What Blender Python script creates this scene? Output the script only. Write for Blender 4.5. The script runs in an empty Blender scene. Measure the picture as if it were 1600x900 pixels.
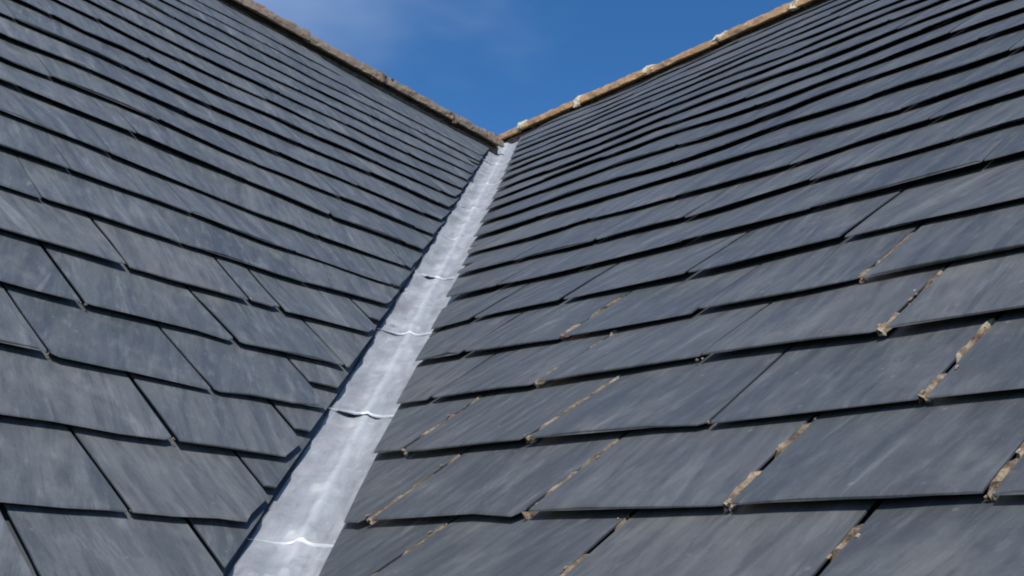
import bpy, bmesh, math, random
from mathutils import Vector, Matrix, noise

random.seed(7)
G = 0.2                                   # one slate gauge in metres
O = Vector((0, 0, 8.0))                   # where the two ridges would meet
# ------------------------------------------------------------------ camera
SC = bpy.context.scene
cam = bpy.data.cameras.new('camera')
cam.sensor_width = 36.0
cam.lens = 1874.2094 / 1600 * 36
cam.clip_start = 0.05
cam.clip_end = 5000
co = bpy.data.objects.new('camera', cam)
SC.collection.objects.link(co)
RT = Vector((0.99740501, 0.02204838, 0.06853544))
UP = Vector((-0.06066264, -0.25528942, 0.96495977))
FW = Vector((-0.03877217, 0.96661325, 0.25328943))
CP = O + G * Vector((1.78567593, -33.27579424, -13.16583859))
co.matrix_world = Matrix(((RT.x, UP.x, -FW.x, CP.x), (RT.y, UP.y, -FW.y, CP.y),
                          (RT.z, UP.z, -FW.z, CP.z), (0, 0, 0, 1)))
SC.camera = co

# ------------------------------------------------------------------ light
SUN_EL, SUN_AZ = 58.0, -175.0              # azimuth in degrees from +Y, negative to the left
SUN_E, SKY_E = 4.1, 0.135
w = bpy.data.worlds.new('World')
SC.world = w
w.use_nodes = True
nt = w.node_tree
nt.nodes.clear()
def wn(t, **k):
    n = nt.nodes.new(t)
    for a, b in k.items(): setattr(n, a, b)
    return n
wo = wn('ShaderNodeOutputWorld'); bg = wn('ShaderNodeBackground')
sky = wn('ShaderNodeTexSky', sky_type='NISHITA')
sky.sun_disc = False
sky.sun_elevation = math.radians(SUN_EL)
sky.sun_rotation = math.radians(SUN_AZ)
sky.altitude = 1500
sky.air_density = 1.0
sky.dust_density = 0.0
sky.ozone_density = 6.0
hs = wn('ShaderNodeHueSaturation')         # deep polarised blue
hs.inputs['Saturation'].default_value = 1.2
tc = wn('ShaderNodeTexCoord')
mp = wn('ShaderNodeMapping')
mp.inputs['Location'].default_value = (0.35, 0.2, 0.1)
mp.inputs['Scale'].default_value = (1.0, 1.0, 2.2)
n1 = wn('ShaderNodeTexNoise'); n1.inputs['Scale'].default_value = 3.1; n1.inputs['Detail'].default_value = 4.5; n1.inputs['Roughness'].default_value = 0.55
cr = wn('ShaderNodeMapRange'); cr.interpolation_type = 'SMOOTHSTEP'
cr.inputs['From Min'].default_value = 0.40; cr.inputs['From Max'].default_value = 0.86
cr.inputs['To Max'].default_value = 0.70
mx = wn('ShaderNodeMix', data_type='RGBA')
mx.inputs['B'].default_value = (2.1, 3.0, 4.9, 1)
L_ = nt.links.new
L_(tc.outputs['Generated'], mp.inputs['Vector']); L_(mp.outputs['Vector'], n1.inputs['Vector'])
sx = wn('ShaderNodeSeparateXYZ'); L_(tc.outputs['Generated'], sx.inputs['Vector'])
bank = wn('ShaderNodeMapRange'); bank.inputs['From Min'].default_value = 0.08; bank.inputs['From Max'].default_value = -0.30
bank.inputs['To Min'].default_value = -0.15; bank.inputs['To Max'].default_value = 0.30   # thin cloud bank on the left
L_(sx.outputs['X'], bank.inputs['Value'])
ad = wn('ShaderNodeMath', operation='ADD'); L_(n1.outputs['Fac'], ad.inputs[0]); L_(bank.outputs['Result'], ad.inputs[1])
L_(ad.outputs['Value'], cr.inputs['Value']); L_(cr.outputs['Result'], mx.inputs['Factor'])
L_(sky.outputs['Color'], hs.inputs['Color']); L_(hs.outputs['Color'], mx.inputs['A']); L_(mx.outputs['Result'], bg.inputs['Color'])
bg.inputs['Strength'].default_value = SKY_E
L_(bg.outputs['Background'], wo.inputs['Surface'])

sl = bpy.data.lights.new('sun', 'SUN')
sl.energy = SUN_E
sl.angle = math.radians(0.5)
sl.color = (1.0, 0.95, 0.88)
so = bpy.data.objects.new('sun', sl)
SC.collection.objects.link(so)
e, a = math.radians(SUN_EL), math.radians(SUN_AZ)
to_sun = Vector((math.sin(a) * math.cos(e), math.cos(a) * math.cos(e), math.sin(e)))
so.rotation_euler = to_sun.to_track_quat('Z', 'Y').to_euler()
SC.view_settings.view_transform = 'Standard'
SC.view_settings.look = 'None'
SC.view_settings.exposure = 0.0
SC.view_settings.gamma = 1.0
SC.cycles.filter_width = 2.0               # the soft lens of the photograph

# ------------------------------------------------------------------ materials
def material(name):
    m = bpy.data.materials.new(name)
    m.use_nodes = True
    return m, m.node_tree, m.node_tree.nodes['Principled BSDF']
def node(t, kind, **k):
    n = t.nodes.new(kind)
    for a_, b_ in k.items():
        if a_ in n.inputs.keys(): n.inputs[a_].default_value = b_
        else: setattr(n, a_, b_)
    return n
def ramp(t, stops, src):
    r = t.nodes.new('ShaderNodeValToRGB')
    el = r.color_ramp.elements
    while len(el) < len(stops): el.new(0.5)
    for q, (pos, c) in zip(el, stops):
        q.position = pos; q.color = (*c, 1) if len(c) == 3 else c
    t.links.new(src, r.inputs['Fac'])
    return r.outputs['Color']
def mix(t, a_, b_, fac, blend='MIX'):
    m = t.nodes.new('ShaderNodeMix'); m.data_type = 'RGBA'; m.blend_type = blend
    for s, v in (('A', a_), ('B', b_)):
        if isinstance(v, tuple): m.inputs[s].default_value = (*v, 1)
        else: t.links.new(v, m.inputs[s])
    if isinstance(fac, (int, float)): m.inputs['Factor'].default_value = fac
    else: t.links.new(fac, m.inputs['Factor'])
    return m.outputs['Result']
def rng(t, src, a0, a1, b0, b1):
    m = node(t, 'ShaderNodeMapRange', interpolation_type='SMOOTHSTEP')
    for k, v in zip(('From Min', 'From Max', 'To Min', 'To Max'), (a0, a1, b0, b1)): m.inputs[k].default_value = v
    t.links.new(src, m.inputs['Value'])
    return m.outputs['Result']
def bump(t, b, src, strength, dist, prev=None):
    n = node(t, 'ShaderNodeBump', Strength=strength, Distance=dist)
    t.links.new(src, n.inputs['Height'])
    if prev is not None: t.links.new(prev, n.inputs['Normal'])
    t.links.new(n.outputs['Normal'], b.inputs['Normal'])
    return n.outputs['Normal']

def slate_material(name, k):
    m, t, b = material(name)
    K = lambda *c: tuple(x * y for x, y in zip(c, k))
    uv = node(t, 'ShaderNodeUVMap', uv_map='UVMap').outputs['UV']
    oi = node(t, 'ShaderNodeObjectInfo').outputs['Random']
    st = node(t, 'ShaderNodeMapping'); st.inputs['Scale'].default_value = (5.5, 0.75, 1)
    t.links.new(uv, st.inputs['Vector'])
    streak = node(t, 'ShaderNodeTexNoise', Scale=1.0, Detail=6.0, Roughness=0.62, Distortion=0.6)
    t.links.new(st.outputs['Vector'], streak.inputs['Vector'])
    st2 = node(t, 'ShaderNodeMapping'); st2.inputs['Scale'].default_value = (3.2, 0.6, 1); st2.inputs['Location'].default_value = (31, 7, 0)
    t.links.new(uv, st2.inputs['Vector'])
    pale = node(t, 'ShaderNodeTexNoise', Scale=1.0, Detail=9.0, Roughness=0.66, Distortion=0.7)
    t.links.new(st2.outputs['Vector'], pale.inputs['Vector'])
    cloud = node(t, 'ShaderNodeTexNoise', Scale=1.3, Detail=5.0, Roughness=0.6); t.links.new(uv, cloud.inputs['Vector'])
    grain = node(t, 'ShaderNodeTexNoise', Scale=34.0, Detail=4.0, Roughness=0.7); t.links.new(uv, grain.inputs['Vector'])
    spot = node(t, 'ShaderNodeTexVoronoi', Scale=4.2, Randomness=1.0); t.links.new(uv, spot.inputs['Vector'])
    base = ramp(t, [(0.0, K(0.074, 0.081, 0.090)), (0.4, K(0.085, 0.092, 0.101)), (0.75, K(0.095, 0.101, 0.109)), (1.0, K(0.112, 0.115, 0.119))], oi)
    c = mix(t, base, K(0.044, 0.048, 0.054), rng(t, streak.outputs['Fac'], 0.34, 0.62, 0.55, 0.0))
    c = mix(t, c, K(0.21, 0.22, 0.235), rng(t, pale.outputs['Fac'], 0.54, 0.74, 0.0, 0.62))
    c = mix(t, c, K(0.160, 0.160, 0.155), rng(t, cloud.outputs['Fac'], 0.50, 0.75, 0.0, 0.6))
    st3 = node(t, 'ShaderNodeMapping'); st3.inputs['Scale'].default_value = (9.0, 2.6, 1); t.links.new(uv, st3.inputs['Vector'])
    mot = node(t, 'ShaderNodeTexNoise', Scale=1.0, Detail=7.0, Roughness=0.68); t.links.new(st3.outputs['Vector'], mot.inputs['Vector'])
    c = mix(t, c, K(0.18, 0.19, 0.20), rng(t, mot.outputs['Fac'], 0.5, 0.72, 0.0, 0.42))
    c = mix(t, c, K(0.046, 0.050, 0.056), rng(t, mot.outputs['Fac'], 0.28, 0.48, 0.6, 0.0))
    c = mix(t, c, (0.26, 0.27, 0.28), rng(t, spot.outputs['Distance'], 0.03, 0.11, 0.30, 0.0))
    c = mix(t, c, (0.20, 0.21, 0.22), rng(t, grain.outputs['Fac'], 0.55, 0.80, 0.0, 0.35))
    t.links.new(c, b.inputs['Base Color'])
    t.links.new(rng(t, streak.outputs['Fac'], 0.3, 0.7, 0.40, 0.56), b.inputs['Roughness'])
    b.inputs['Specular IOR Level'].default_value = 0.5
    p = bump(t, b, streak.outputs['Fac'], 0.45, 0.005)
    p = bump(t, b, mot.outputs['Fac'], 0.35, 0.004, p)
    bump(t, b, grain.outputs['Fac'], 0.4, 0.0016, p)
    return m

def lead_material(name, gain):
    m, t, b = material(name)
    tcn = node(t, 'ShaderNodeUVMap', uv_map='UVMap').outputs['UV']
    n_ = node(t, 'ShaderNodeTexNoise', Scale=2.2, Detail=6.0, Roughness=0.6); t.links.new(tcn, n_.inputs['Vector'])
    s_ = node(t, 'ShaderNodeMapping'); s_.inputs['Scale'].default_value = (14, 1.2, 1); t.links.new(tcn, s_.inputs['Vector'])
    k_ = node(t, 'ShaderNodeTexNoise', Scale=1.0, Detail=5.0, Roughness=0.6); t.links.new(s_.outputs['Vector'], k_.inputs['Vector'])
    g_ = node(t, 'ShaderNodeTexNoise', Scale=40.0, Detail=3.0); t.links.new(tcn, g_.inputs['Vector'])
    c = ramp(t, [(0.3, (0.29, 0.305, 0.32)), (0.5, (0.37, 0.385, 0.40)), (0.72, (0.49, 0.50, 0.51))], n_.outputs['Fac'])
    c = mix(t, c, (0.25, 0.255, 0.26), rng(t, k_.outputs['Fac'], 0.5, 0.75, 0.0, 0.5))
    c = mix(t, c, (0.52, 0.55, 0.58), rng(t, g_.outputs['Fac'], 0.55, 0.8, 0.0, 0.3))
    sp = node(t, 'ShaderNodeSeparateXYZ'); t.links.new(tcn, sp.inputs['Vector'])          # crease highlight painted into the lead colour
    wv = node(t, 'ShaderNodeMath', operation='ADD'); t.links.new(sp.outputs['X'], wv.inputs[0])
    w2 = node(t, 'ShaderNodeMapRange'); w2.inputs['To Min'].default_value = -.06; w2.inputs['To Max'].default_value = .06
    t.links.new(n_.outputs['Fac'], w2.inputs['Value']); t.links.new(w2.outputs['Result'], wv.inputs[1])
    ab = node(t, 'ShaderNodeMath', operation='ABSOLUTE'); t.links.new(wv.outputs['Value'], ab.inputs[0])
    c = mix(t, c, (0.76, 0.78, 0.80), rng(t, ab.outputs['Value'], 0.01, 0.06, 0.28, 0.0))
    mo = node(t, 'ShaderNodeTexNoise', Scale=5.0, Detail=8.0, Roughness=0.7, Distortion=0.5); t.links.new(tcn, mo.inputs['Vector'])
    c = mix(t, c, (0.20, 0.205, 0.21), rng(t, mo.outputs['Fac'], 0.50, 0.70, 0.0, 0.55))
    c = mix(t, c, (0.64, 0.65, 0.66), rng(t, mo.outputs['Fac'], 0.30, 0.44, 0.5, 0.0))
    shade_x = node(t, 'ShaderNodeMath', operation='ADD'); t.links.new(sp.outputs['X'], shade_x.inputs[0]); shade_x.inputs[1].default_value = 0.0
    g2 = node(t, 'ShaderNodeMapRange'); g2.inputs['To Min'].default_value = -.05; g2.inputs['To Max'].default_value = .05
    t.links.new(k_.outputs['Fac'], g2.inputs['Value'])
    g3 = node(t, 'ShaderNodeMath', operation='ADD'); t.links.new(shade_x.outputs['Value'], g3.inputs[0]); t.links.new(g2.outputs['Result'], g3.inputs[1])
    c = mix(t, c, (0.035, 0.036, 0.038), rng(t, g3.outputs['Value'], -.455, -.415, 0.95, 0.0))     # shadow line along the left slate edge, painted into the lead
    t.links.new(c, b.inputs['Base Color'])
    if gain: c = mix(t, c, (0.78, 0.80, 0.82), gain)
    t.links.new(c, b.inputs['Base Color'])
    b.inputs['Metallic'].default_value = 0.2
    b.inputs['Roughness'].default_value = 0.52
    p = bump(t, b, n_.outputs['Fac'], 0.3, 0.01)
    bump(t, b, g_.outputs['Fac'], 0.2, 0.001, p)
    return m

def clay_material(name, b0, b1, b2, lichen):
    m, t, b = material(name)
    oc = node(t, 'ShaderNodeTexCoord').outputs['Object']
    oi = node(t, 'ShaderNodeObjectInfo').outputs['Random']
    n_ = node(t, 'ShaderNodeTexNoise', Scale=9.0, Detail=6.0, Roughness=0.65); t.links.new(oc, n_.inputs['Vector'])
    n2 = node(t, 'ShaderNodeTexNoise', Scale=24.0, Detail=5.0, Roughness=0.7); t.links.new(oc, n2.inputs['Vector'])
    base = ramp(t, [(0.0, b0), (0.5, b1), (1.0, b2)], oi)
    c = mix(t, base, (0.20, 0.12, 0.07), rng(t, n_.outputs['Fac'], 0.42, 0.66, 0.0, 0.75))
    c = mix(t, c, lichen, rng(t, n2.outputs['Fac'], 0.54, 0.70, 0.0, 0.7))
    c = mix(t, c, (0.10, 0.085, 0.06), rng(t, n2.outputs['Fac'], 0.26, 0.42, 0.75, 0.0))
    t.links.new(c, b.inputs['Base Color'])
    b.inputs['Roughness'].default_value = 0.85
    bump(t, b, n2.outputs['Fac'], 0.7, 0.008)
    return m

def crumb_material(name, ca, cb, cc):
    m, t, b = material(name)
    oc = node(t, 'ShaderNodeTexCoord').outputs['Object']
    n_ = node(t, 'ShaderNodeTexNoise', Scale=38.0, Detail=6.0, Roughness=0.75); t.links.new(oc, n_.inputs['Vector'])
    c = ramp(t, [(0.32, ca), (0.5, cb), (0.68, cc)], n_.outputs['Fac'])
    t.links.new(c, b.inputs['Base Color'])
    b.inputs['Roughness'].default_value = 0.95
    bump(t, b, n_.outputs['Fac'], 0.8, 0.004)
    return m

def plain(name, ca, cb, scale, rough=0.9):
    m, t, b = material(name)
    oc = node(t, 'ShaderNodeTexCoord').outputs['Object']
    n_ = node(t, 'ShaderNodeTexNoise', Scale=scale, Detail=6.0); t.links.new(oc, n_.inputs['Vector'])
    t.links.new(ramp(t, [(0.35, ca), (0.65, cb)], n_.outputs['Fac']), b.inputs['Base Color'])
    b.inputs['Roughness'].default_value = rough
    return m

M_SLATE = {'L': slate_material('slate_lit_tint', (1.22, 1.25, 1.22)), 'R': slate_material('slate_shaded_tint', (0.98, 0.985, 0.95))}  # difference in light between the slopes is put into the tints
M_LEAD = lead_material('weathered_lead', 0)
M_FOLD = lead_material('lit_lead_fold', 0.7)  # lap edges painted paler so they look lit
M_CLAY = clay_material('weathered_clay', (0.36, 0.20, 0.09), (0.44, 0.26, 0.12), (0.32, 0.21, 0.12), (0.60, 0.50, 0.32))
M_CLAY_SHADED = clay_material('shaded_clay', (0.17, 0.135, 0.105), (0.21, 0.165, 0.12), (0.15, 0.13, 0.10), (0.32, 0.28, 0.20))  # shaded look of the left ridge, put into a darker clay colour
M_DIRT = crumb_material('joint_dirt', (0.08, 0.05, 0.03), (0.29, 0.215, 0.14), (0.55, 0.48, 0.38))
M_MORTAR = crumb_material('lime_mortar', (0.40, 0.33, 0.22), (0.62, 0.54, 0.38), (0.74, 0.68, 0.52))
M_OLD_SHADED_MORTAR = crumb_material('old_shaded_mortar', (0.06, 0.05, 0.04), (0.13, 0.105, 0.08), (0.22, 0.18, 0.13))  # old mortar, its dark colour also standing in for shade
M_DECK = plain('roofing_felt', (0.016, 0.016, 0.017), (0.026, 0.026, 0.027), 8)
M_GRASS = plain('meadow', (0.05, 0.075, 0.03), (0.075, 0.095, 0.04), 0.3)

# ------------------------------------------------------------------ helpers
COL = SC.collection
def thing(name, label, cat, loc, group=None):
    o = bpy.data.objects.new(name, None)
    COL.objects.link(o); o.location = loc; o.empty_display_size = 0.2
    o['label'] = label; o['category'] = cat
    if group: o['group'] = group
    return o
def link_bm(name, bm, mat, parent=None, smooth=False, origin=None):
    """bm is in world coordinates; the object's origin is put at its middle"""
    me = bpy.data.meshes.new(name)
    bm.normal_update()
    if origin is None:
        origin = Vector((0, 0, 0))
        for v in bm.verts: origin += v.co
        origin /= max(1, len(bm.verts))
    for v in bm.verts: v.co -= origin
    if smooth:
        for f in bm.faces: f.smooth = True
    bm.to_mesh(me); bm.free()
    me.materials.append(mat)
    o = bpy.data.objects.new(name, me)
    COL.objects.link(o)
    if parent is not None:
        o.parent = parent; o.location = origin - parent.location
    else:
        o.location = origin
    return o
def interp(tab, x):
    if x <= tab[0][0]: return tab[0][1]
    for (x0, y0), (x1, y1) in zip(tab, tab[1:]):
        if x <= x1: return y0 + (y1 - y0) * (x - x0) / (x1 - x0)
    return tab[-1][1]
def project(p):
    d = p - CP
    z = d.dot(FW)
    if z < 0.1: return None
    return (800 + 1874.2094 * d.dot(RT) / z, 450 - 1874.2094 * d.dot(UP) / z)

# ------------------------------------------------------------------ the two roof slopes
class Slope: pass
SL, SR = Slope(), Slope()
SL.d = Vector((-0.63217825, -0.77482299, 0)); SL.s = Vector((0.58100649, -0.47404332, -0.66159987))
SR.d = Vector((0.63217825, -0.77482299, 0)); SR.s = Vector((-0.58745323, -0.47930322, -0.6520484))
SL.n = SL.d.cross(SL.s).normalized(); SR.n = SR.s.cross(SR.d).normalized()
SL.flip, SR.flip = False, True
SL.a, SR.a = 19.2127, 19.2784
SL.r, SR.r = 0.93888, 0.90971             # the valley line is U = r V
SL.e, SR.e = 0.51, 0.60                   # half width of the open valley
SL.ridge = lambda U: 1.5 - 0.18 * U       # V of the ridge
SR.ridge = lambda U: -0.7 - 0.11 * U
SL.kr, SR.kr = 21.0, 21.0        # courses diminish towards the ridge
SL.width, SR.width = 1.66, 1.76
SL.umax, SR.umax = 25.0, 28.0
# how the hand-laid courses wander from a straight line: course -> (U, offset)
SL.dv = {0: [(18.51, .065), (19.04, .037), (19.58, .01), (20.11, -.016), (20.64, -.042)],
 1: [(17.55, .056), (18.27, .029), (18.99, .005), (19.7, -.016), (20.42, -.034)],
 2: [(16.61, .056), (17.5, -.002), (18.38, -.032), (19.26, -.032), (20.14, -.004)],
 3: [(15.71, .027), (16.76, .02), (17.8, .009), (18.84, -.006), (19.89, -.025)],
 4: [(14.75, .068), (15.96, .024), (17.18, .008), (18.39, .018), (19.6, .055)],
 5: [(13.87, .043), (15.24, -.027), (16.62, -.044), (17.99, -.007), (19.37, .084)],
 6: [(14.25, -.203), (15.46, -.12), (16.67, -.041), (17.89, .036), (19.1, .11)],
 7: [(14.31, -.308), (15.45, -.19), (16.58, -.083), (17.71, .014), (18.84, .101)],
 8: [(13.2, -.30), (15.27, -.107), (16.1, -.007), (16.94, .055), (17.77, .078), (18.6, .083)],
 9: [(12.5, -.35), (14.62, -.235), (15.55, -.073), (16.48, .043), (17.41, .093), (18.34, .076)],
 10: [(12.0, -.38), (15.34, -.132), (16.02, -.079), (16.71, -.015), (17.39, .029), (18.07, .073)]}
SR.dv = {0: [(18.19, -.073), (19.65, -.05), (21.12, -.023), (22.58, .007), (24.05, .041)],
 1: [(17.21, -.003), (18.83, -.005), (20.44, -.004), (22.05, -.002), (23.66, .002)],
 2: [(16.29, .022), (18.03, -.004), (19.78, -.022), (21.52, -.031), (23.26, -.031)],
 3: [(15.27, .117), (17.17, .032), (19.08, -.026), (20.98, -.056), (22.88, -.06)],
 4: [(14.53, .124), (16.52, .069), (18.51, .032), (20.5, -.025), (22.49, -.094)],
 5: [(13.33, .282), (15.51, .15), (17.69, .048), (19.87, .006), (22.05, .034)],
 6: [(12.37, .381), (14.69, .21), (17.01, .04), (19.34, -.027), (21.66, .007)],
 7: [(12.0, .40), (14.06, .209), (15.8, .07), (19.3, 0.0), (21.2, .0)]}
# side joints read off the photograph: course -> (U, lean per gauge)
SL.joints = {-1: [(19.07, .09), (20.63, .04)], 0: [(18.15, .1), (19.74, .13)], 1: [(17.3, .08), (18.9, .06)],
 2: [(18.15, .12), (19.79, .1)], 3: [(17.39, .15), (19.13, .08)], 4: [(16.21, .02), (16.69, .03), (18.29, .07)],
 5: [(15.35, .06), (17.19, .02), (18.9, -.03)], 6: [(18.27, 0.)]}
SR.joints = {-1: [(19.59, .12), (21.52, -.02), (23.26, -.05)], 0: [(18.66, 0.), (20.58, .02), (22.31, -.04), (23.87, -.01)],
 1: [(17.76, .02), (19.64, .16), (21.47, -.04), (23.05, -.03)], 2: [(18.72, .15), (20.67, .04), (22.27, -.03)],
 3: [(18.1, .1), (19.87, .03), (21.56, 0.)], 4: [(17.06, .03), (19.0, .1), (20.84, .04)],
 5: [(18.14, .01), (19.85, .02), (21.62, -.1)], 6: [(19.25, -.03), (20.91, -.02)]}

def P(S, U, V, h=0.0):
    return O + G * (U * S.d + V * S.s + h * S.n)
def sag(S, U, V):
    """the old rafters have sunk a little between the trusses"""
    q = noise.noise(Vector((U * .30, V * .42, 40.0 if S is SL else 60.0))) + .5 * noise.noise(Vector((U * .8, V * .9, 80.0)))
    return .055 * q * max(0.0, min(1.0, (U - S.r * V - S.e) / 1.5)) * max(0.0, min(1.0, (19 - V) / 5))
def PS(S, U, V, h): return P(S, U, V, h + sag(S, U, V))
def kmax_tab(S): return max(S.dv)
def course_dv(S, k, U):
    km = kmax_tab(S)
    if k <= 0: return interp(S.dv[0], U)
    if k <= km: return interp(S.dv[k], U)
    top = S.a - S.kr - S.ridge(U)
    f = min(1.0, (k - km) / (S.kr - km)) ** 1.25
    lo = interp(S.dv[km], U)
    return lo * (1 - f) + top * f
def course_v(S, k, U):
    """V of the tail line of course k"""
    wob = 0.026 * noise.noise(Vector((U * 0.9, k * 3.7, 5.0 if S is SL else 11.0)))
    return S.a - k - course_dv(S, k, U) + wob
def edge_u(S, V, h=0.0): return S.r * V + S.e + .82 * (h + .03)   # sawn plumb along the valley

T, GAP = 0.012, 0.057                      # slate thickness and bedding gap, in gauges
def rise(k): return T + GAP + .010 * max(0.0, min(1.0, (k - 3) / 5.0)) - .040 * max(0.0, min(1.0, (k - 11) / 8.0))   # thinner slates higher up
TOP = 0.02                                 # height of a tail's upper edge over the roof plane

def layout(S):
    rnd = random.Random(3 if S is SL else 5)
    rows = {}
    prev = None
    for k in range(-4, int(S.kr) + 1):
        known = sorted(S.joints.get(k, []))
        if not known:
            if prev:
                mid = [x for x in prev if 12 < x[0] < 24] or prev
                known = [(mid[len(mid) // 2][0] - S.width * 0.5 + rnd.uniform(-.1, .1), rnd.uniform(-.03, .05))]
            else:
                known = [(20.2, 0.)]
        lst = list(known)
        lo = S.r * (S.a - k - 1) - 1.5
        while lst[0][0] > lo: lst.insert(0, (lst[0][0] - S.width + rnd.uniform(-.13, .13), rnd.uniform(-.03, .06)))
        while lst[-1][0] < S.umax: lst.append((lst[-1][0] + S.width + rnd.uniform(-.13, .13), rnd.uniform(-.05, .04)))
        rows[k] = lst; prev = lst
    return rows
SL.rows, SR.rows = layout(SL), layout(SR)

def slate_bm(S, k, j0, j1, rnd):
    """one slate between two side joints, cut along the valley if it reaches it"""
    gap = rnd.uniform(.020, .034) if k < 5 else rnd.uniform(.003, .009)
    ev = 1.0 if k < 4 else .4                # courses lie truer higher up
    l0 = lambda s: j0[0] + j0[1] * (s - .5) + gap
    l1 = lambda s: j1[0] + j1[1] * (s - .5) - gap
    um = 0.5 * (j0[0] + j1[0])
    dh0, dh1, dtail, dcut = rnd.uniform(-.008, .010), rnd.uniform(-.008, .010), rnd.uniform(-.020, .020) * ev, rnd.uniform(-.008, .008)
    dskew = rnd.uniform(-.014, .014) * ev
    vt = lambda u: course_v(S, k, u) + dtail + dskew * (u - um)
    head = 2.1
    ss = [0.0, 0.022, 0.5, 1.1, head]
    for u in (l0(.5), l1(.5)):
        s = .5
        for _ in range(4): s = vt(u) - (u - S.e - dcut - .82 * (TOP - rise(k) * s + .03)) / S.r
        if 0.012 < s < head - .03: ss.append(s)
    ss = sorted(ss)
    rows = []
    FS = (0.0, .045, .3, .68, .955, 1.0); N = len(FS)
    for s in ss:
        a_, b_ = l0(s), l1(s)
        c_ = edge_u(S, vt(um) - s, TOP - rise(k) * s) + dcut
        c_ = edge_u(S, vt(max(a_, min(c_, b_))) - s, TOP - rise(k) * s) + dcut
        if c_ > b_ + .004 and s < 1.05: continue
        a_ = min(max(a_, c_), b_)
        rows.append((s, a_, b_))
    if len(rows) < 2 or rows[0][0] > .85: return None
    if max(b_ - a_ for s, a_, b_ in rows if s <= 1.1) < .04: return None
    bm = bmesh.new()
    uvl = bm.loops.layers.uv.new('UVMap')
    uvs = {}
    ang = math.radians(rnd.uniform(-16, 16) + (9 if S is SL else -9)); ca, sa = math.cos(ang), math.sin(ang)
    ou, ov = rnd.uniform(0, 90), rnd.uniform(0, 90)
    grid_t, grid_b = [], []
    chips = [rnd.gauss(0, .009) + (rnd.uniform(.02, .06) if rnd.random() < (.22 if i in (0, 5) else .06) else 0) for i in range(N)]
    for s, a_, b_ in rows:
        rt, rb = [], []
        for i in range(N):
            f = FS[i]
            u = a_ + (b_ - a_) * f
            wv = .006 * math.sin(f * 3.14159) * (1 if dh0 > 0 else -1)
            h = TOP - rise(k) * s + (dh0 * (1 - f) + dh1 * f) * max(0, 1 - s) + wv
            sj = s + (chips[i] * max(0, 1 - s * 8))
            if s == 0.0: h -= .006
            if 0 < i < N - 1 and .3 < s < 1: h += rnd.uniform(-.003, .003)
            if 0.3 < s < 1.0 and i in (0, N - 1) and 0 < b_ - a_: u += rnd.uniform(-.005, .005)
            v = vt(u) - sj
            vr = S.ridge(u) + .06
            if v < vr:
                v = vr - .001 * s
            tp = bm.verts.new(PS(S, u, v, h)); bt = bm.verts.new(PS(S, u, v + (.006 if s == 0 else 0), TOP - rise(k) * s + (dh0 * (1 - f) + dh1 * f) * max(0, 1 - s) - T))
            uvs[tp] = uvs[bt] = (ou + ca * u - sa * v, ov + sa * u + ca * v)
            rt.append(tp); rb.append(bt)
        grid_t.append(rt); grid_b.append(rb)
    def face(*vs):
        try:
            f = bm.faces.new(vs if S.flip else vs[::-1])
            for lp in f.loops: lp[uvl].uv = uvs[lp.vert]
        except ValueError: pass
    R = len(rows)
    for r_ in range(R - 1):
        for i in range(N - 1):
            face(grid_t[r_][i], grid_t[r_ + 1][i], grid_t[r_ + 1][i + 1], grid_t[r_][i + 1])
        face(grid_b[r_][0], grid_b[r_][N - 1], grid_b[r_ + 1][N - 1], grid_b[r_ + 1][0])
        face(grid_t[r_][0], grid_b[r_][0], grid_b[r_ + 1][0], grid_t[r_ + 1][0])
        face(grid_t[r_][N - 1], grid_t[r_ + 1][N - 1], grid_b[r_ + 1][N - 1], grid_b[r_][N - 1])
    for i in range(N - 1):
        face(grid_t[0][i], grid_t[0][i + 1], grid_b[0][i + 1], grid_b[0][i])
    bmesh.ops.remove_doubles(bm, verts=bm.verts[:], dist=0.0004)
    bmesh.ops.dissolve_degenerate(bm, edges=bm.edges[:], dist=0.0003)
    bmesh.ops.recalc_face_normals(bm, faces=bm.faces[:])
    return bm

def lump(bm, c, ax, ay, az, rx, ry, rz, rnd):
    """a rough crumb"""
    ret = bmesh.ops.create_icosphere(bm, subdivisions=1, radius=1.0)
    for v in ret['verts']:
        q = v.co.copy() * rnd.uniform(.72, 1.25)
        v.co = c + ax * (q.x * rx) + ay * (q.y * ry) + az * (q.z * rz)

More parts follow.
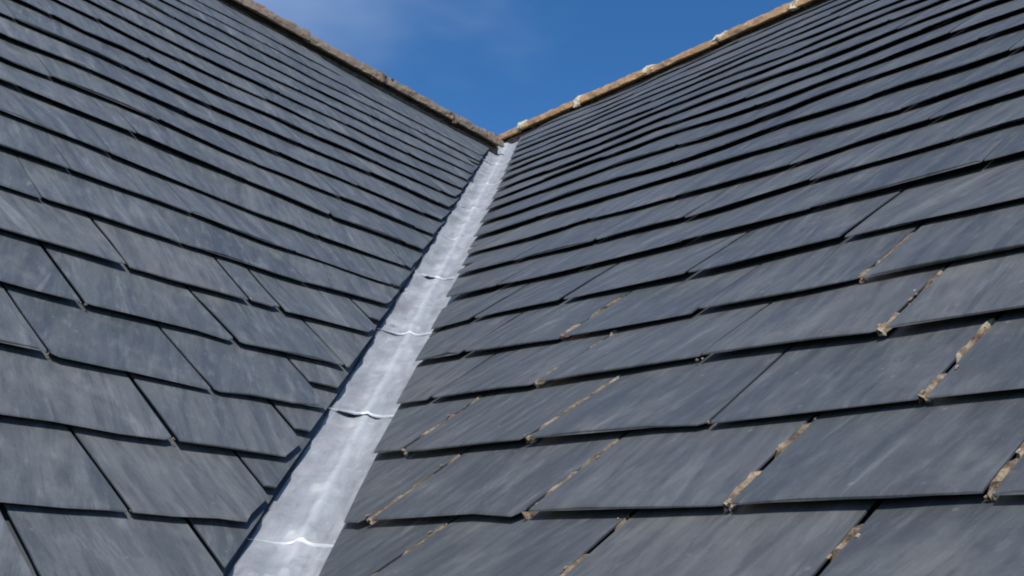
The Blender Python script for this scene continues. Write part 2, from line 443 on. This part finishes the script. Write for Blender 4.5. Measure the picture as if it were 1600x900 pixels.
def joint_dirt_bm(S, k, j, amount, rnd):
    bm = bmesh.new()
    n_ = 9
    rings = []
    full = amount > .6
    n_ = 16
    sd = rnd.uniform(0, 99)
    for i in range(n_ + 1):
        s = -0.01 + 1.02 * i / n_
        q_ = noise.noise(Vector((s * 4.5, sd, 1.0)))                # thick and missing stretches
        u = j[0] + j[1] * (s - .5) - .010 + .012 * noise.noise(Vector((s * 6, sd, 7.0)))
        wd = (.006 + .012 * max(0, q_ + .1) + rnd.uniform(0, .009)) * (1.15 if full else .85)
        hh = TOP - rise(k) * s + (.006 if full else -.004) + .16 * min(0, q_ + .28 * amount - .02) + rnd.uniform(-.010, .006)
        ring = []
        for q, hz in ((-1.0, -.05), (-.75, -.012), (rnd.uniform(-.4, .1), 0.010), (.6, -.015), (.9, -.05)):
            uu = u + q * wd + rnd.uniform(-.006, .006)
            ring.append(bm.verts.new(P(S, uu, course_v(S, k, uu) - s, hh + hz)))
        rings.append(ring)
    for r0, r1 in zip(rings, rings[1:]):
        for i in range(4): bm.faces.new((r0[i], r0[i + 1], r1[i + 1], r1[i]))
    bmesh.ops.recalc_face_normals(bm, faces=bm.faces[:])
    for _ in range(int(5 * amount)):
        s = rnd.random() ** 1.2 * 1.0
        u = j[0] + j[1] * (s - .5) + rnd.gauss(0, .035)
        r_ = rnd.uniform(.006, .015) * G
        lump(bm, P(S, u, course_v(S, k, u) - s, TOP - rise(k) * s + .008), S.d, S.s, S.n, r_, r_ * rnd.uniform(1, 2.2), r_ * .6, rnd)
    nub(bm, S, k, j, rnd, .75 + .5 * amount)
    return bm
def nub(bm, S, k, j, rnd, size):
    """crumbs wedged where a joint meets the tail line"""
    for _ in range(3):
        u = j[0] - j[1] * .5 + rnd.uniform(-.035, .035)
        r_ = .014 * G * size * rnd.uniform(.6, 1.1)
        lump(bm, P(S, u, course_v(S, k, u) + rnd.uniform(-.03, .015), TOP - .02 + rnd.uniform(-.03, .01)), S.d, S.s, S.n, r_ * rnd.uniform(.8, 1.5), r_, r_ * 1.1, rnd)

DIRT_R = {-1: {0: .55, 1: .6, 2: .5}, 0: {0: .45, 1: .6, 2: .9, 3: .5}, 1: {0: .4, 1: .75, 3: .8},
          2: {0: .3, 2: .9}, 3: {0: .2, 2: .15}}
NUBS_L = {0: [1], 1: [1], 2: [1], 3: [1]}
NUBS_R = {1: [2], 2: [1], 3: [2]}

def on_screen(S, k, u0, u1):
    for u in (u0, .5 * (u0 + u1), u1):
        for s in (0, .5, 1.0):
            u_ = max(u, edge_u(S, S.a - k - s))
            q = project(P(S, u_, course_v(S, k, u_) - s))
            if q and -40 < q[0] < 1640 and -30 < q[1] < 930: return True
    return False

def build_slope(S, label):
    root = thing('slate_roof', label, 'roof', P(S, 12, 14), 'slate slopes either side of the valley')
    rnd = random.Random(21 if S is SL else 22)
    rest = bmesh.new()
    tmp = bpy.data.meshes.new('tmp')
    n_vis = 0
    for k, lst in S.rows.items():
        for j0, j1 in zip(lst, lst[1:]):
            bm = slate_bm(S, k, j0, j1, rnd)
            if bm is None: continue
            if S.a - k - 2.1 < S.ridge(j1[0]) - 1.9: bm.free(); continue
            if on_screen(S, k, j0[0], j1[0]) and n_vis < 298:
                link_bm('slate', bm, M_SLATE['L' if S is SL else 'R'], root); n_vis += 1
            else:
                bm.to_mesh(tmp); bm.free(); rest.from_mesh(tmp)
    if len(rest.verts):
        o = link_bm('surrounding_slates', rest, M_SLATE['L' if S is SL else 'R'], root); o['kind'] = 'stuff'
    # dirt lodged in the joints
    dirt = DIRT_R if S is SR else {}
    for k, dd in dirt.items():
        js = S.joints[k]
        for i, am in dd.items():
            link_bm('joint_dirt', joint_dirt_bm(S, k, js[i], am, rnd), M_DIRT, root)
    for k, ii in (NUBS_R if S is SR else NUBS_L).items():
        for i in ii:
            bm = bmesh.new(); nub(bm, S, k, S.joints[k][i], rnd, .85)
            link_bm('joint_dirt', bm, M_DIRT, root)
    # solid roof body under the slates
    bm = bmesh.new()
    u0, u1 = (-2.0, S.umax + .5)
    back = Vector((-S.s.x, -S.s.y, 0)).normalized()
    def corner(U, V, h): return bm.verts.new(P(S, U, V, h))
    run = 25.0
    ring = []
    for U in (u0, u1):
        vr = S.ridge(U) + .1
        ridge = P(S, U, vr, -.20)
        eave = P(S, U, S.a + 4.4, -.20)
        drop = ridge.z - eave.z
        hz = (Vector((eave.x, eave.y, 0)) - Vector((ridge.x, ridge.y, 0))).length
        beav = ridge + back * hz - Vector((0, 0, drop))
        ring.append([bm.verts.new(x) for x in (ridge, eave, eave - Vector((0, 0, .25)), beav - Vector((0, 0, .25)), beav)])
    A, B = ring
    for i in range(5): bm.faces.new((A[i], A[(i + 1) % 5], B[(i + 1) % 5], B[i]))
    bm.faces.new(A); bm.faces.new(B[::-1])
    bmesh.ops.recalc_face_normals(bm, faces=bm.faces[:])
    link_bm('roof_deck', bm, M_DECK, root)
    return root
build_slope(SL, 'blue grey slate roof slope to the left of the pale metal valley')
build_slope(SR, 'dark grey slate roof slope to the right of the metal valley with pale dirt in its joints')

# ------------------------------------------------------------------ open valley lining
VD = (SL.r * SL.d + SL.s)                  # along the valley, per unit of V on the left slope
VR_PER_VL = (SL.r * SL.d.y + SL.s.y) / (SR.r * SR.d.y + SR.s.y)
def valley_sheet(v0, v1, lift0, seed):
    """lead sheet from V=v0 (head) to v1 (foot); its foot laps over the next sheet"""
    bm = bmesh.new(); uvl = bm.loops.layers.uv.new('UVMap'); uvs = {}
    cs = [-1.0, -.85, -.7, -.58, -.48, -.38, -.3, -.22, -.15, -.09, -.05, -.02, .02, .05, .09, .15, .22, .3, .4, .5, .6, .72, .85, 1.05]
    nr = max(6, int((v1 - v0) / .045))
    nmid = (SL.n + SR.n).normalized()
    rows = []
    for i in range(nr + 1):
        f = i / nr
        V = v0 + (v1 - v0) * f
        row = []
        for c in cs:
            S = SL if c < 0 else SR
            ee = abs(c)
            Vs = V if S is SL else V * VR_PER_VL
            skew = -.10 * ee if S is SL else .02 * ee
            p = P(S, S.r * Vs + ee, Vs + (skew if i == nr else 0), 0)
            h = -.135 + lift0 * f
            # a low rounded welt runs down the middle
            h += .075 * math.exp(-(c / .06) ** 2)
            if i == nr: h -= .004
            # dressing marks and dents
            q = noise.noise(Vector((V * 1.6, c * 2.5, seed)))
            h += .010 * q
            amp = 0.06 if 3 < V < 17.2 else .012
            d_ = noise.noise(Vector((V * 2.1 + .8 * c, c * 1.4, seed + 9)))
            if c < 0: h += amp * d_ * min(1, ee / .12) * (1 if ee < .6 else .3)
            else: h += .5 * amp * noise.noise(Vector((V * 2.2, c * 5, seed + 4)))
            if V < 23:                     # close dressing steps
                ph = V / .66 + .35 * noise.noise(Vector((V * .8, seed, 2.0))) + (.5 * ee if c < 0 else .15 * ee)
                h += (.050 if c < 0 else .022) * ((ph % 1.0) ** 2 - .4) * min(1, ee / .06)
            v = bm.verts.new(p + G * h * (nmid * max(0, 1 - ee / .1) + S.n * min(1, ee / .1)))
            uvs[v] = (c, V); row.append(v)
        rows.append(row)
    def face(*vs):
        f = bm.faces.new(vs)
        for lp in f.loops: lp[uvl].uv = uvs[lp.vert]
        return f
    for r0, r1 in zip(rows, rows[1:]):
        for i in range(len(cs) - 1): face(r0[i], r0[i + 1], r1[i + 1], r1[i]).material_index = 1 if r1 is rows[-1] else 0
    # thickness of the sheet at its foot
    low = []
    for c, v in zip(cs, rows[-1]):
        S = SL if c < 0 else SR
        b = bm.verts.new(v.co - G * .015 * S.n); uvs[b] = uvs[v]; low.append(b)
    for i in range(len(cs) - 1): face(rows[-1][i], rows[-1][i + 1], low[i + 1], low[i]).material_index = 1
    bmesh.ops.recalc_face_normals(bm, faces=bm.faces[:])
    if sum((f.normal.z for f in bm.faces)) < 0: bmesh.ops.reverse_faces(bm, faces=bm.faces[:])
    return bm
valley = thing('valley_lining', 'pale grey folded metal valley running up between the two slate slopes', 'valley flashing', P(SL, SL.r * 19, 19))
cuts = [23.6, 21.4, 19.25, 17.02, 14.7, 12.4, 10.1, 7.8, 5.4, 3.0, -.9]
for i, (v1, v0) in enumerate(zip(cuts, cuts[1:])):
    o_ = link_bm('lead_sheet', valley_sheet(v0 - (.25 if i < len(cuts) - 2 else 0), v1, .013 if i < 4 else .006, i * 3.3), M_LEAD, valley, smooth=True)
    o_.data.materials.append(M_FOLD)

# ------------------------------------------------------------------ ridges
def ridge_point(S, U): return P(S, U, S.ridge(U), 0)
def ridge_frame(S, U):
    t = (ridge_point(S, U + .5) - ridge_point(S, U - .5)).normalized()
    side = Vector((S.s.x, S.s.y, 0)).normalized()
    up = side.cross(t); up = up if up.z > 0 else -up
    return t, side, up.normalized()
RAD, CZ = .41, -.17
def arc_piece(S, u0, u1, rad, thick, nseg, rough, rnd, spread=86, wob=.026, start=None):
    bm = bmesh.new()
    na = 13
    seed = rnd.uniform(0, 99)
    outer, inner = [], []
    dz, ds = rnd.uniform(-wob, wob), rnd.uniform(-wob, wob)
    for i in range(nseg + 1):
        U = u0 + (u1 - u0) * i / nseg
        c = ridge_point(S, U)
        t, side, up = ridge_frame(S, U)
        ro, ri = [], []
        for q in range(na):
            a0 = -spread if start is None else start
            an = math.radians(a0 + (spread - a0) * q / (na - 1))
            r_ = rad + rough * noise.noise(Vector((U * (3 if start is None else 9), an * 2.2, seed))) + .6 * rough * noise.noise(Vector((U * 11, an * 5, seed)))
            dr = side * math.sin(an) + up * math.cos(an)
            cc = c + G * (up * (CZ + dz) + side * ds)
            ro.append(bm.verts.new(cc + G * r_ * dr)); ri.append(bm.verts.new(cc + G * (rad - thick) * dr))
        outer.append(ro); inner.append(ri)
    for i in range(nseg):
        for q in range(na - 1):
            bm.faces.new((outer[i][q], outer[i][q + 1], outer[i + 1][q + 1], outer[i + 1][q]))
            bm.faces.new((inner[i][q], inner[i + 1][q], inner[i + 1][q + 1], inner[i][q + 1]))
        for q in (0, na - 1): bm.faces.new((outer[i][q], outer[i + 1][q], inner[i + 1][q], inner[i][q]))
    for i in (0, nseg):
        for q in range(na - 1): bm.faces.new((outer[i][q], inner[i][q], inner[i][q + 1], outer[i][q + 1]))
    bmesh.ops.recalc_face_normals(bm, faces=bm.faces[:])
    return bm
def bedding_bm(S, u0, u1, sgn, rnd):
    """rough mortar under one edge of the ridge tiles"""
    bm = bmesh.new()
    n_ = int((u1 - u0) / .16)
    rows = []
    back = Vector((-S.s.x, -S.s.y, 0)).normalized()
    for i in range(n_ + 1):
        U = u0 + (u1 - u0) * i / n_
        c = ridge_point(S, U); t, side, up = ridge_frame(S, U)
        o_ = (.26 if S is SR else .20) + .03 * noise.noise(Vector((U * 2.3, sgn * 7, 3)))
        row = []
        for x, z in ((o_ - .3, -.05), (o_, -.20), (o_ + .01, -.32), (o_ - .02, -.52), (o_ - .35, -.52)):
            row.append(bm.verts.new(c + G * (side * (sgn * x + rnd.uniform(-.012, .012)) + up * (z + rnd.uniform(-.012, .012)))))
        rows.append(row)
    for r0, r1 in zip(rows, rows[1:]):
        for i in range(4): bm.faces.new((r0[i], r0[i + 1], r1[i + 1], r1[i]))
    for r_ in (rows[0], rows[-1]): bm.faces.new(r_)
    bmesh.ops.recalc_face_normals(bm, faces=bm.faces[:])
    return bm
def build_ridge(S, label, joints, u_start, mortar, mlabel, seed):
    rnd = random.Random(seed)
    root = thing('ridge_capping', label, 'ridge', ridge_point(S, joints[2]), 'ridge tiles along the tops of the slopes')
    ends = [u_start] + joints
    for u0, u1 in zip(ends, ends[1:]):
        link_bm('ridge_tile', arc_piece(S, u0 + .025, u1 - .025, RAD + rnd.uniform(-.03, .03), .07, 24, 0.035 if mortar else .05, rnd), M_CLAY if mortar else M_CLAY_SHADED, root, smooth=False)
    for u in joints[:-1]:
        wd = rnd.uniform(.07, .17) if mortar else rnd.uniform(.04, .07)
        bm = arc_piece(S, u - wd, u + wd * rnd.uniform(.6, 1.2), RAD + (.012 if mortar else .005), .09, 5, .07 if mortar else .06, rnd, spread=rnd.uniform(70, 98), start=rnd.uniform(-60, -10))
        t, side, up = ridge_frame(S, u)
        for _ in range(rnd.randint(2, 5) if mortar else 2):
            an = math.radians(rnd.uniform(-20, 90)); r_ = rnd.uniform(.025, .06) * G
            lump(bm, ridge_point(S, u + rnd.gauss(0, .12)) + G * (up * CZ + (RAD - .01) * (side * math.sin(an) + up * math.cos(an))), t, side, up, r_ * 1.4, r_, r_, rnd)
        link_bm('joint_mortar', bm, M_MORTAR if mortar else M_OLD_SHADED_MORTAR, root)
    if mortar:                              # the gap where the two ridges run together is packed with mortar
        bm = bmesh.new(); t, side, up = ridge_frame(S, 0)
        for _ in range(26):
            q = P(S, rnd.uniform(-.75, .45), rnd.uniform(-.75, -.35), rnd.uniform(-.30, .05))
            r_ = rnd.uniform(.07, .13) * G
            lump(bm, q, t, side, up, r_ * 1.3, r_, r_, rnd)
        link_bm('junction_mortar', bm, M_OLD_SHADED_MORTAR, root)
    else:                                   # and the open end of the last tile is pointed up
        bm = bmesh.new(); t, side, up = ridge_frame(S, u_start + .1)
        for _ in range(40):
            an, rr = rnd.uniform(-1.5, 1.5), .36 * rnd.random() ** .5
            q = ridge_point(S, u_start + rnd.uniform(.02, .2)) + G * (up * (CZ - .05 + rr * math.cos(an)) + side * rr * math.sin(an))
            r_ = rnd.uniform(.06, .11) * G
            lump(bm, q, t, side, up, r_, r_ * 1.2, r_, rnd)
        link_bm('end_mortar', bm, M_OLD_SHADED_MORTAR, root)
    for sgn in (1, -1):
        link_bm('bedding_mortar', bedding_bm(S, u_start, ends[-1], sgn, rnd), M_OLD_SHADED_MORTAR, root)  # dark mortar colour stands in for the shadow gap under the tiles
    return root
build_ridge(SR, 'tan clay ridge tiles with pale mortar joints along the top of the right slope', [.35, 2.7, 5.22, 7.62, 9.9, 12.3, 14.7, 17.1, 19.5, 21.9, 24.3, 26.7], -.75, True, None, 4)
build_ridge(SL, 'dull brown weathered ridge tiles along the top of the left slope', [3.3, 5.65, 8.0, 10.4, 12.8, 15.2, 17.6, 20.0, 22.4, 24.8], 1.55, False, None, 9)

# ------------------------------------------------------------------ ground far below the roof
bm = bmesh.new()
n_ = 24
vs = [[bm.verts.new((-3000 + 6000 * i / n_, -3000 + 6000 * j / n_, 0)) for j in range(n_ + 1)] for i in range(n_ + 1)]
for i in range(n_):
    for j in range(n_): bm.faces.new((vs[i][j], vs[i + 1][j], vs[i + 1][j + 1], vs[i][j + 1]))
g_ = link_bm('ground', bm, M_GRASS, None, origin=Vector((0, 0, 0)))
g_['kind'] = 'structure'
